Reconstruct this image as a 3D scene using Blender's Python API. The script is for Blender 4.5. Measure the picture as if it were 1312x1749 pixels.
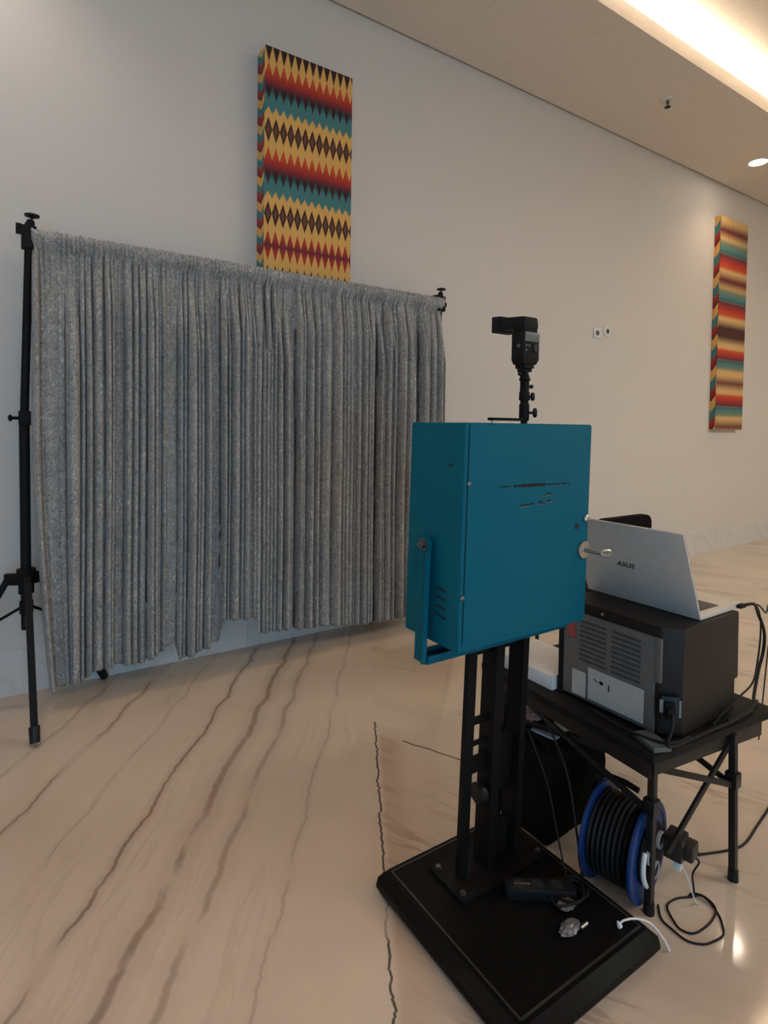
import bpy, bmesh, math, random
from mathutils import Vector, Matrix, noise
random.seed(7)
for o in list(bpy.data.objects): bpy.data.objects.remove(o)
scene = bpy.context.scene
C = scene.collection
PI = math.pi

# ------------------------------------------------------------------ camera, light, exposure
yaw, pit, rol = 0.584242, 0.030928, 0.0126458
F = Vector((math.sin(yaw)*math.cos(pit), math.cos(yaw)*math.cos(pit), -math.sin(pit)))
R0 = Vector((math.cos(yaw), -math.sin(yaw), 0)); U0 = R0.cross(F)
Rv = R0*math.cos(rol) + U0*math.sin(rol); Uv = -R0*math.sin(rol) + U0*math.cos(rol)
cam = bpy.data.cameras.new('camera'); cam.sensor_fit = 'VERTICAL'; cam.sensor_height = 36
cam.lens = 990.19/1749*36; cam.shift_y = -(874.5-757.84)/1749
cam.clip_start = 0.05; cam.clip_end = 60
co = bpy.data.objects.new('camera', cam); C.objects.link(co)
m = Matrix((Rv, Uv, -F)).transposed().to_4x4(); m.translation = (0, 0, 1.45)
co.matrix_world = m
scene.camera = co

scene.view_settings.view_transform = 'Standard'; scene.view_settings.look = 'None'
scene.view_settings.gamma = 1; scene.view_settings.use_curve_mapping = False
scene.view_settings.exposure = 0.0

w = bpy.data.worlds.new('world'); scene.world = w; w.use_nodes = True
w.node_tree.nodes['Background'].inputs[0].default_value = (0.55, 0.7, 1.0, 1)
w.node_tree.nodes['Background'].inputs[1].default_value = 0.3

def area(name, loc, rot, sx, sy, power, col):
    l = bpy.data.lights.new(name, 'AREA'); l.shape = 'RECTANGLE'; l.size = sx; l.size_y = sy
    l.energy = power; l.color = col
    o = bpy.data.objects.new(name, l); C.objects.link(o); o.location = loc; o.rotation_euler = rot
    return o
COOL = (0.50, 0.72, 1.0)
# daylight: the glazed entrance behind the camera, and the window in the left wall
area('entrance_daylight', (-1.5, -4.9, 1.4), (PI/2, 0, 0), 4.0, 2.6, 178, (.30, .66, 1))
area('window_daylight', (-5.4, 1.2, 1.4), (0, -PI/2, 0), 2.6, 3.6, 6, COOL)
# added fill lights, unseen, under the hall ceiling behind the camera and further along
area('hall_fill_light', (0.5, -2.6, 4.53), (0, 0, 0), 4.0, 1.4, 60, (1, .60, .50))
area('hall_fill_light', (7.5, -2.6, 4.53), (0, 0, 0), 5.0, 1.4, 275, (.97, 1, .92))
COVE_POWER = 520
# LED strip lying in the ceiling cove
area('cove_strip_light', (4.5, 2.625, 4.475), (PI, 0, 0), 20.0, 0.05, COVE_POWER, (1, .87, .70))
SPOT_POWER = 32; SPOT_COL = (1, .72, .48)

# ------------------------------------------------------------------ node helpers
def mat(name, col=(0.5,0.5,0.5), rough=0.5, metal=0.0, bump=None, spec=None, coat=None, sheen=None, emit=None):
    mt = bpy.data.materials.new(name); mt.use_nodes = True
    nt = mt.node_tree; b = nt.nodes['Principled BSDF']
    b.inputs['Base Color'].default_value = (*col, 1); b.inputs['Roughness'].default_value = rough
    b.inputs['Metallic'].default_value = metal
    if spec is not None: b.inputs['Specular IOR Level'].default_value = spec
    if coat: b.inputs['Coat Weight'].default_value = coat
    if sheen: b.inputs['Sheen Weight'].default_value = sheen
    if emit: b.inputs['Emission Color'].default_value = (*emit[0], 1); b.inputs['Emission Strength'].default_value = emit[1]
    # subtle procedural variation on everything
    tc = nt.nodes.new('ShaderNodeTexCoord'); n = nt.nodes.new('ShaderNodeTexNoise')
    n.inputs['Scale'].default_value = (bump or (30, .02))[0]; n.inputs['Detail'].default_value = 4
    nt.links.new(tc.outputs['Object'], n.inputs['Vector'])
    mx = nt.nodes.new('ShaderNodeMix'); mx.data_type = 'RGBA'
    mx.inputs[6].default_value = (*[c*0.88 for c in col], 1); mx.inputs[7].default_value = (*[min(1, c*1.1) for c in col], 1)
    nt.links.new(n.outputs['Fac'], mx.inputs[0]); nt.links.new(mx.outputs[2], b.inputs['Base Color'])
    if bump:
        bp = nt.nodes.new('ShaderNodeBump'); bp.inputs['Strength'].default_value = bump[1]; bp.inputs['Distance'].default_value = 0.01
        nt.links.new(n.outputs['Fac'], bp.inputs['Height']); nt.links.new(bp.outputs[0], b.inputs['Normal'])
    return mt

class G:
    """small expression builder over shader math nodes"""
    def __init__(s, mt): s.nt = mt.node_tree; s.b = s.nt.nodes['Principled BSDF']
    def _in(s, sock, v):
        if isinstance(v, (int, float)): sock.default_value = v
        elif isinstance(v, (tuple, list)): sock.default_value = v if len(v) == len(sock.default_value) else (*v, 1)
        else: s.nt.links.new(v, sock)
    def m(s, op, a, b=0.0, c=None, clamp=False):
        n = s.nt.nodes.new('ShaderNodeMath'); n.operation = op; n.use_clamp = clamp
        s._in(n.inputs[0], a); s._in(n.inputs[1], b)
        if c is not None: s._in(n.inputs[2], c)
        return n.outputs[0]
    def mix(s, f, a, b):
        n = s.nt.nodes.new('ShaderNodeMix'); n.data_type = 'RGBA'
        s._in(n.inputs[0], f); s._in(n.inputs[6], a); s._in(n.inputs[7], b); return n.outputs[2]
    def smooth(s, v, lo, hi):   # 0..1 as v goes lo..hi
        n = s.nt.nodes.new('ShaderNodeMapRange'); n.interpolation_type = 'SMOOTHSTEP'
        s._in(n.inputs[0], v); s._in(n.inputs[1], lo); s._in(n.inputs[2], hi); return n.outputs[0]
    def sep(s, v):
        n = s.nt.nodes.new('ShaderNodeSeparateXYZ'); s.nt.links.new(v, n.inputs[0]); return n.outputs
    def comb(s, x, y, z):
        n = s.nt.nodes.new('ShaderNodeCombineXYZ'); s._in(n.inputs[0], x); s._in(n.inputs[1], y); s._in(n.inputs[2], z); return n.outputs[0]
    def noise(s, v, scale=1.0, detail=3.0, dist=0.0, rough=0.5):
        n = s.nt.nodes.new('ShaderNodeTexNoise'); s.nt.links.new(v, n.inputs['Vector'])
        n.inputs['Scale'].default_value = scale; n.inputs['Detail'].default_value = detail; n.inputs['Distortion'].default_value = dist
        n.inputs['Roughness'].default_value = rough; return n.outputs['Fac']
    def geo(s):
        return s.nt.nodes.new('ShaderNodeNewGeometry').outputs['Position']
    def obj(s):
        return s.nt.nodes.new('ShaderNodeTexCoord').outputs['Object']
    def ramp(s, v, stops, interp='LINEAR'):
        n = s.nt.nodes.new('ShaderNodeValToRGB'); n.color_ramp.interpolation = interp
        e = n.color_ramp.elements
        while len(e) < len(stops): e.new(0.5)
        for i, (p, c) in enumerate(stops): e[i].position = p; e[i].color = (*c, 1)
        s._in(n.inputs[0], v); return n.outputs[0]

def srgb(r, g, b):
    f = lambda c: (c/255/12.92) if c/255 <= .04045 else ((c/255+.055)/1.055)**2.4
    return (f(r), f(g), f(b))

# ------------------------------------------------------------------ geometry helpers
class MB:
    def __init__(s): s.bm = bmesh.new()
    def _merge(s, b2):
        me = bpy.data.meshes.new('t'); b2.to_mesh(me); s.bm.from_mesh(me); bpy.data.meshes.remove(me); b2.free(); return s
    def box(s, lo, hi, bev=0.0, seg=2, M=None):
        b = bmesh.new(); bmesh.ops.create_cube(b, size=1)
        for v in b.verts: v.co = Vector([(lo[i]+hi[i])/2 + v.co[i]*(hi[i]-lo[i]) for i in range(3)])
        if bev: bmesh.ops.bevel(b, geom=b.edges[:], offset=bev, segments=seg, affect='EDGES', profile=.7)
        if M: bmesh.ops.transform(b, matrix=M, verts=b.verts)
        return s._merge(b)
    def hexa(s, bot, top, bev=0.0):
        """solid between a bottom loop and a top loop of points"""
        b = bmesh.new(); n = len(bot)
        A = [b.verts.new(p) for p in bot]; B = [b.verts.new(p) for p in top]
        b.faces.new(A[::-1]); b.faces.new(B)
        for i in range(n): b.faces.new((A[i], A[(i+1) % n], B[(i+1) % n], B[i]))
        bmesh.ops.recalc_face_normals(b, faces=b.faces)
        if bev: bmesh.ops.bevel(b, geom=b.edges[:], offset=bev, segments=2, affect='EDGES', profile=.7)
        return s._merge(b)
    def beam(s, p0, p1, wx, wy, bev=0.0, up=(0, 0, 1)):
        """rectangular bar from p0 to p1"""
        p0, p1 = Vector(p0), Vector(p1); d = p1-p0; L = d.length; z = d.normalized()
        u = Vector(up)
        if abs(z.dot(u)) > .95: u = Vector((0, 1, 0))
        x = u.cross(z).normalized(); y = z.cross(x)
        M = Matrix((x, y, z)).transposed().to_4x4(); M.translation = p0
        return s.box((-wx/2, -wy/2, 0), (wx/2, wy/2, L), bev, M=M)
    def cyl(s, p0, p1, r, r2=None, n=20, cap=True):
        p0, p1 = Vector(p0), Vector(p1); d = p1-p0
        b = bmesh.new(); bmesh.ops.create_cone(b, cap_ends=cap, segments=n, radius1=r, radius2=r if r2 is None else r2, depth=d.length)
        M = Matrix.Translation((p0+p1)/2) @ d.to_track_quat('Z', 'Y').to_matrix().to_4x4()
        bmesh.ops.transform(b, matrix=M, verts=b.verts); return s._merge(b)
    def sphere(s, c, r, sc=(1, 1, 1), n=16):
        b = bmesh.new(); bmesh.ops.create_uvsphere(b, u_segments=n, v_segments=n//2+2, radius=r)
        for v in b.verts: v.co = Vector((v.co.x*sc[0], v.co.y*sc[1], v.co.z*sc[2]))+Vector(c)
        return s._merge(b)
    def lathe(s, p0, axis, prof, n=32):
        """prof: list of (distance along axis, radius)"""
        p0 = Vector(p0); z = Vector(axis).normalized(); q = z.to_track_quat('Z', 'Y')
        b = bmesh.new(); rings = []
        for t, r in prof:
            rings.append([b.verts.new(p0+q @ Vector((r*math.cos(2*PI*i/n), r*math.sin(2*PI*i/n), t))) for i in range(n)])
        for a, c in zip(rings, rings[1:]):
            for i in range(n): b.faces.new((a[i], a[(i+1) % n], c[(i+1) % n], c[i]))
        b.faces.new(rings[0][::-1]); b.faces.new(rings[-1])
        bmesh.ops.recalc_face_normals(b, faces=b.faces)
        return s._merge(b)
    def tube(s, pts, r, n=8, sub=6, closed=False):
        P = [Vector(p) for p in pts]; path = []
        N = len(P)
        if N == 2: path = P
        else:
            rng = range(N) if closed else range(N-1)
            for i in rng:
                p0 = P[(i-1) % N] if (closed or i > 0) else P[0]; p1 = P[i]; p2 = P[(i+1) % N]; p3 = P[(i+2) % N] if (closed or i+2 < N) else P[-1]
                for k in range(sub):
                    t = k/sub
                    path.append(0.5*((2*p1)+(-p0+p2)*t+(2*p0-5*p1+4*p2-p3)*t*t+(-p0+3*p1-3*p2+p3)*t**3))
            if not closed: path.append(P[-1])
        b = bmesh.new(); rings = []; prev = None
        for i, p in enumerate(path):
            if closed: t = path[(i+1) % len(path)]-path[i-1]
            else: t = path[min(i+1, len(path)-1)]-path[max(i-1, 0)]
            t = t.normalized() if t.length > 1e-9 else Vector((0, 0, 1))
            if prev is None: a = t.orthogonal().normalized()
            else: a = (prev-t*prev.dot(t)); a = a.normalized() if a.length > 1e-6 else t.orthogonal().normalized()
            prev = a; c = t.cross(a)
            rings.append([b.verts.new(p+r*(a*math.cos(2*PI*k/n)+c*math.sin(2*PI*k/n))) for k in range(n)])
        pr = list(zip(rings, rings[1:]))
        if closed: pr.append((rings[-1], rings[0]))
        for x, y in pr:
            for k in range(n): b.faces.new((x[k], x[(k+1) % n], y[(k+1) % n], y[k]))
        if not closed: b.faces.new(rings[0][::-1]); b.faces.new(rings[-1])
        bmesh.ops.recalc_face_normals(b, faces=b.faces)
        return s._merge(b)
    def build(s, name, m, parent=None, origin=None, smooth=True, extra=()):
        if parent is not None:
            o0 = Vector(parent.get('_o', (0, 0, 0)))
        else: o0 = Vector(origin or (0, 0, 0))
        bmesh.ops.translate(s.bm, vec=-o0, verts=s.bm.verts)
        me = bpy.data.meshes.new(name); s.bm.to_mesh(me); s.bm.free()
        me.materials.append(m)
        for x in extra: me.materials.append(x)
        if smooth:
            try: me.shade_smooth(); me.set_sharp_from_angle(angle=math.radians(32))
            except Exception: pass
        o = bpy.data.objects.new(name, me); C.objects.link(o)
        if parent is not None: o.parent = parent
        else: o.location = o0
        o['_o'] = tuple(o0)
        return o

def thing(name, loc, label, cat, group=None):
    o = bpy.data.objects.new(name, None); C.objects.link(o); o.location = loc; o.empty_display_size = .05
    o['_o'] = tuple(loc); return tag(o, label, cat, group)
def tag(o, label, cat, group=None):
    o['label'] = label; o['category'] = cat
    if group: o['group'] = group
    return o
def struct(o): o['kind'] = 'structure'; return o
def solid(name, m, lo, hi, bev=0): return struct(MB().box(lo, hi, bev).build(name, m))

# ------------------------------------------------------------------ materials
M_black = mat('black_powder_coat', (0.006, 0.0055, 0.005), 0.55, bump=(180, .12), spec=.12)
M_blackmat = mat('black_matte_plastic', (0.008, 0.0075, 0.0075), 0.6, bump=(250, .1), spec=.14)
M_blackgloss = mat('black_plastic', (0.007, 0.007, 0.007), 0.4, spec=.3)
M_tablemetal = mat('dark_table_metal', (0.014, 0.011, 0.009), 0.5, spec=.3)
M_cable = mat('black_cable', (0.006, 0.006, 0.006), 0.6, spec=.25)
M_steel = mat('steel', (0.42, 0.40, 0.37), 0.35, 1.0)
M_darksteel = mat('dark_steel', (0.20, 0.19, 0.18), 0.4, 1.0)
M_teal = mat('teal_paint', srgb(0, 88, 105), 0.5, bump=(220, .10), spec=.12)
M_hole = mat('dark_hole', (0.006, 0.006, 0.006), 0.8)
M_white = mat('white_card', (0.62, 0.61, 0.62), 0.6)
M_whiteplastic = mat('white_plastic', (0.70, 0.69, 0.66), 0.4)
M_silver = mat('silver_laptop_shell', (0.50, 0.475, 0.44), 0.45, 0.1)
M_lapbase = mat('pale_laptop_deck', (0.62, 0.57, 0.50), 0.4, 0.2)
M_keys = mat('dark_keys', (0.05, 0.045, 0.042), 0.55)
M_printer = mat('printer_shell', (0.013, 0.010, 0.008), 0.55, bump=(300, .1), spec=.25)
M_plate = mat('grey_metal_plate', (0.135, 0.135, 0.128), 0.45, 0.3)
M_blue = mat('blue_plastic', srgb(14, 48, 100), 0.45, spec=.3)
M_pink = mat('pink_paper', srgb(190, 150, 145), 0.6, bump=(40, .5))
M_orange = mat('orange_wrapper', srgb(190, 100, 50), 0.4, bump=(40, .5))
M_bag = mat('black_bag_fabric', (0.004, 0.0036, 0.0033), 0.9, bump=(120, .3), spec=.1)
M_lcd = mat('grey_display', (0.10, 0.10, 0.095), 0.3)

# wall paint
M_wall = mat('wall_paint', srgb(205, 197, 188), 0.65, bump=(300, .03))
M_ceil = mat('ceiling_paint', srgb(214, 203, 190), 0.85)
M_ceilup = mat('upper_ceiling_paint', srgb(222, 208, 190), 0.85)

# ---- marble
def marble(name, base, vein, rough, floor=True):
    mt = mat(name, base, rough); g = G(mt)
    p = g.geo(); X, Y, Z = g.sep(p)[0:3]
    if not floor:
        # skirting slabs: veins run down the slab
        q = g.comb(g.m('ADD', g.m('MULTIPLY', X, 2.2), g.m('MULTIPLY', Z, 1.4)), 0.0, g.m('MULTIPLY', Z, 1.5))
        n = g.noise(q, 1.3, 5, .6)
        v = g.smooth(g.m('ABSOLUTE', g.m('SUBTRACT', n, .5)), .0, .05)
        col = g.mix(g.m('MULTIPLY', g.m('SUBTRACT', 1, v), .14), base, vein)
        # vertical joints every 1.2 m
        j = g.m('ABSOLUTE', g.m('SUBTRACT', g.m('FRACT', g.m('DIVIDE', g.m('ADD', X, 0.47), 1.2)), .5))
        col = g.mix(g.m('MULTIPLY', g.m('LESS_THAN', j, .0016), .5), col, (.25, .24, .25))
        g.nt.links.new(col, g.b.inputs['Base Color']); return mt
    # crack line: from (1.52,2.35) towards (0.785,1.114)
    ax, ay = 1.520, 2.350; dx, dy = -0.511, -0.8596
    rx = g.m('SUBTRACT', X, ax); ry = g.m('SUBTRACT', Y, ay)
    along = g.m('ADD', g.m('MULTIPLY', rx, dx), g.m('MULTIPLY', ry, dy))
    side = g.m('ADD', g.m('MULTIPLY', rx, -dy), g.m('MULTIPLY', ry, dx))       # >0 on the right-hand (x) side
    side = g.m('MULTIPLY', side, 1.0)
    # families of streaks
    def fam(theta, seed, ku, kv):
        c, s_ = math.cos(theta), math.sin(theta)
        v = g.m('ADD', g.m('MULTIPLY', X, c), g.m('MULTIPLY', Y, s_))
        u = g.m('ADD', g.m('MULTIPLY', X, -s_), g.m('MULTIPLY', Y, c))
        w1 = g.noise(g.comb(g.m('MULTIPLY', v, 1.3), g.m('MULTIPLY', u, 1.0), seed), 1.0, 3)
        uw = g.m('ADD', u, g.m('MULTIPLY', g.m('SUBTRACT', w1, .5), .22))
        fine = g.noise(g.comb(g.m('MULTIPLY', uw, ku), g.m('MULTIPLY', v, kv), seed+3), 1.0, 5, 0, .6)
        broad = g.noise(g.comb(g.m('MULTIPLY', uw, ku*.33), g.m('MULTIPLY', v, kv*.6), seed+9), 1.0, 3)
        mod = g.noise(g.comb(g.m('MULTIPLY', u, 2.0), g.m('MULTIPLY', v, 1.1), seed+5), 1.0, 3)
        line = g.m('SUBTRACT', 1, g.smooth(g.m('ABSOLUTE', g.m('SUBTRACT', fine, .52)), .0, .035))
        line = g.m('MULTIPLY', line, g.smooth(mod, .42, .66))
        band = g.smooth(broad, .50, .72)
        return u, v, line, band, fine
    uL, vL, lL, bL, fL = fam(math.radians(54.5), 1.7, 9.0, .8)
    uR, vR, lR, bR, fR = fam(math.radians(-66), 5.1, 8.0, .8)
    msk = g.smooth(side, -.01, .01)
    past = g.smooth(g.m('SUBTRACT', Y, g.m('MULTIPLY', X, .1)), 2.75, 2.9)
    # explicit long veins of the left slab, as offsets u across the streak direction
    c, s_ = math.cos(math.radians(54.5)), math.sin(math.radians(54.5))
    ex = None
    wob = g.noise(g.comb(g.m('MULTIPLY', vL, 2.2), 0.0, 3.3), 1.0, 5, 0, .62)
    uw = g.m('ADD', uL, g.m('MULTIPLY', g.m('SUBTRACT', wob, .5), .13))
    gap = g.noise(g.comb(g.m('MULTIPLY', vL, 3.5), g.m('MULTIPLY', uL, 9), 8.1), 1.0, 4)
    for (x0, y0, wd, st) in ((.34, 2.09, .013, .85), (.44, 1.87, .026, .72), (.10, 2.55, .011, .7), (-.05, 2.72, .009, .45), (.72, 1.62, .010, .35), (.28, 2.40, .008, .35), (1.15, 2.62, .022, .5)):
        u0 = -s_*x0+c*y0
        d = g.m('ABSOLUTE', g.m('SUBTRACT', uw, u0))
        core = g.m('MULTIPLY', g.m('SUBTRACT', 1, g.smooth(d, wd*.15, wd)), st)
        halo = g.m('MULTIPLY', g.m('SUBTRACT', 1, g.smooth(d, wd, wd*3.0)), st*.24)
        e = g.m('MAXIMUM', g.m('MULTIPLY', core, g.smooth(gap, .26, .52)), halo)
        ex = e if ex is None else g.m('MAXIMUM', ex, e)
    left = g.m('MAXIMUM', g.m('MAXIMUM', g.m('MULTIPLY', lL, .15), g.m('MULTIPLY', bL, .12)), ex)
    right = g.m('MAXIMUM', g.m('MULTIPLY', lR, .45), g.m('MULTIPLY', bR, .20))
    amt = g.m('ADD', g.m('MULTIPLY', left, g.m('SUBTRACT', 1, msk)), g.m('MULTIPLY', right, msk))
    cloud = g.noise(p, 1.6, 4)
    col = g.mix(g.smooth(cloud, .3, .7), base, tuple(c_*.90 for c_ in base))
    tone = g.noise(p, 5.0, 2)
    vein2 = g.mix(g.smooth(tone, .4, .6), vein, (vein[0]*1.15, vein[1]*.98, vein[2]*.80))
    col = g.mix(amt, col, vein2)
    # tan tile edge just right of the crack
    tan = g.m('MULTIPLY', g.m('SUBTRACT', 1, g.smooth(side, .05, .16)), g.smooth(side, .0, .03))
    tan = g.m('MULTIPLY', tan, g.smooth(along, .02, .2))
    col = g.mix(g.m('MULTIPLY', tan, .35), col, srgb(150, 116, 88))
    # the cracks
    cw = g.noise(g.comb(g.m('MULTIPLY', along, 9), 1.0, 2.0), 1.0, 5, 0, .7)
    sd = g.m('ADD', side, g.m('MULTIPLY', g.m('SUBTRACT', cw, .5), .06))
    cwid = g.m('ADD', .0026, g.m('MULTIPLY', g.noise(g.comb(g.m('MULTIPLY', along, 14), 4.0, 2.0), 1.0, 2), .0060))
    crack = g.m('SUBTRACT', 1, g.smooth(g.m('ABSOLUTE', sd), g.m('MULTIPLY', cwid, .3), cwid))
    crack = g.m('MULTIPLY', crack, g.m('GREATER_THAN', along, .0))
    fade = g.smooth(g.noise(g.comb(g.m('MULTIPLY', along, 3.2), 9.0, 2.0), 1.0, 2), .28, .42)
    crack = g.m('MULTIPLY', crack, g.m('MAXIMUM', fade, g.m('LESS_THAN', along, .35)))
    # second crack across (1.53,2.16) -> (1.66,1.90)
    ex_, ey_ = math.cos(math.radians(-64)), math.sin(math.radians(-64))
    qx = g.m('SUBTRACT', X, 1.535); qy = g.m('SUBTRACT', Y, 2.135)
    al2 = g.m('ADD', g.m('MULTIPLY', qx, ex_), g.m('MULTIPLY', qy, ey_))
    s2 = g.m('ADD', g.m('MULTIPLY', qx, -ey_), g.m('MULTIPLY', qy, ex_))
    s2 = g.m('ADD', s2, g.m('MULTIPLY', g.m('SUBTRACT', g.noise(g.comb(g.m('MULTIPLY', al2, 11), 6.0, 2.0), 1.0, 3), .5), .03))
    c2 = g.m('SUBTRACT', 1, g.smooth(g.m('ABSOLUTE', s2), .002, .0062))
    c2 = g.m('MULTIPLY', c2, g.m('MULTIPLY', g.m('GREATER_THAN', al2, .0), g.m('LESS_THAN', al2, .9)))
    col = g.mix(g.m('MULTIPLY', g.m('MAXIMUM', crack, c2), .9), col, (.018, .013, .011))
    g.nt.links.new(col, g.b.inputs['Base Color'])
    g.b.inputs['Specular IOR Level'].default_value = 0.5
    rg = g.m('ADD', rough, g.m('MULTIPLY', g.noise(p, 3.0, 4), .03))
    g.nt.links.new(rg, g.b.inputs['Roughness'])
    return mt
M_floor = marble('floor_marble', srgb(207, 189, 169), srgb(124, 100, 90), .065)
M_skirt = marble('skirting_marble', srgb(206, 200, 194), srgb(140, 132, 128), .2, floor=False)

# ------------------------------------------------------------------ the room
W = 3.60; HC = 4.336
solid('floor', M_floor, (-5.5, -5, -0.1), (16, W+.2, 0))
solid('wall_back', M_wall, (-5.5, W, 0), (16, W+.2, 4.9))
wf = MB(); wf.box((-5.5, -5.2, 0), (-3.5, -5, 4.9)); wf.box((.5, -5.2, 0), (16, -5, 4.9)); wf.box((-3.5, -5.2, 2.8), (.5, -5, 4.9))
struct(wf.build('wall_front', M_wall))
f2 = MB()
for x in (-3.5, -1.53, .44): f2.box((x, -5.14, 0), (x+.06, -5.06, 2.8))
f2.box((-3.5, -5.14, 2.74), (.5, -5.06, 2.8)); struct(f2.build('door_1', M_black))
solid('wall_right', M_wall, (16, -5.2, 0), (16.2, W+.2, 4.9))
wl = MB()
wl.box((-5.7, -5.2, 0), (-5.5, -.8, 4.9)); wl.box((-5.7, 3.1, 0), (-5.5, W+.2, 4.9)); wl.box((-5.7, -.8, 2.9), (-5.5, 3.1, 4.9))
struct(wl.build('wall_left', M_wall))
fr = MB()
for y in (-.8, 1.12, 3.04): fr.box((-5.64, y, 0), (-5.56, y+.06, 2.9))
fr.box((-5.64, -.8, 2.84), (-5.56, 3.1, 2.9)); fr.box((-5.64, -.8, 0.0), (-5.56, 3.1, .08))
struct(fr.build('window_1', M_black))
# upper ceiling, and the lowered band along the wall with its lip
solid('ceiling', M_ceilup, (-5.5, -5, 4.56), (16, W, 4.9))
sf = MB(); sf.box((-5.5, 2.565, HC), (16, W-.022, HC+.05)); sf.box((-5.5, 3.30, HC+.05), (16, W, 4.56)); sf.box((-5.5, 2.565, HC+.05), (16, 2.585, HC+.121))  # second box is an unseen blocker, added to keep cove light off the gap
struct(sf.build('trim_1', M_ceil))
sk = MB(); sk.box((-5.5, W-.006, 0), (16, W, .240)); struct(sk.build('baseboard_back', M_skirt))
# cove strip
cs = thing('cove_light_strip', (4.5, 2.65, HC+.05), 'long bright warm LED strip glowing in the recessed ceiling cove', 'light strip')
MB().box((-5.4, 2.60, HC+.052), (15.8, 2.70, HC+.085)).build('channel', M_whiteplastic, cs)
MB().box((-5.3, 2.61, HC+.086), (15.7, 2.69, HC+.118)).build('diffuser', mat('led_glow', (1, .93, .82), .5, emit=((1, .90, .76), 8)), cs)

# ceiling downlights
M_glow = mat('lamp_glow', (1, .95, .85), .5, emit=((1, .88, .72), 40))
def downlight(x, y, label, power=SPOT_POWER, col=SPOT_COL):
    t = thing('ceiling_downlight', (x, y, HC), label, 'ceiling light')
    MB().lathe((x, y, HC+.001), (0, 0, -1), [(0, .098), (.004, .098), (.007, .090), (.005, .086), (0, .086)], 40).build('trim_ring', M_whiteplastic, t)
    MB().cyl((x, y, HC-.0045), (x, y, HC-.001), .084, n=40).build('lamp_face', M_glow, t)
    l = bpy.data.lights.new('downlight_lamp', 'SPOT'); l.energy = power; l.color = col; l.spot_size = math.radians(125); l.spot_blend = .8; l.shadow_soft_size = .08
    o = bpy.data.objects.new('downlight_lamp', l); C.objects.link(o); o.location = (x, y, HC-.02)
    return t
downlight(6.82, 3.08, 'round recessed downlight glowing in the lowered ceiling band near the right edge')
downlight(-0.25, 3.08, 'round recessed downlight in the lowered ceiling band above the left end of the curtain', 40, (1, .88, .80))

# sprinkler
sp = thing('fire_sprinkler', (4.89, 2.96, HC), 'small white fire sprinkler head with dark centre on the lowered ceiling band', 'sprinkler')
MB().lathe((4.89, 2.96, HC), (0, 0, -1), [(0, .052), (.006, .050), (.012, .030), (.012, .018)], 28).build('escutcheon', M_whiteplastic, sp)
MB().cyl((4.89, 2.96, HC-.01), (4.89, 2.96, HC-.035), .014).cyl((4.876, 2.96, HC-.03), (4.884, 2.96, HC-.062), .004).cyl((4.904, 2.96, HC-.03), (4.896, 2.96, HC-.062), .004).build('nozzle', M_darksteel, sp)
MB().lathe((4.89, 2.96, HC-.062), (0, 0, -1), [(0, .012), (.003, .026), (.006, .026), (.008, .01)], 20).build('deflector', M_blackgloss, sp)

# wall sockets
def socket(x, z, label, square):
    t = thing('wall_socket', (x, W, z), label, 'wall socket')
    if square: MB().box((x-.05, W-.012, z-.05), (x+.05, W, z+.05), .004).build('cover_plate', M_whiteplastic, t)
    else: MB().lathe((x, W, z), (0, -1, 0), [(0, .052), (.010, .052), (.014, .046), (.014, .02)], 28).build('cover_plate', M_whiteplastic, t)
    MB().lathe((x, W-.0125, z), (0, -1, 0), [(0, .032), (.004, .032), (.0045, .028), (.0015, .026)], 24).build('socket_ring', M_whiteplastic, t)
    MB().cyl((x, W-.013, z), (x, W-.0165, z), .024).build('socket_well', mat('socket_dark', (.09, .075, .06), .6), t)
socket(4.842, 2.378, 'square white wall socket, the left one of the pair high on the wall', True)
socket(5.000, 2.408, 'round white wall outlet, the right one of the pair high on the wall', False)

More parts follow.
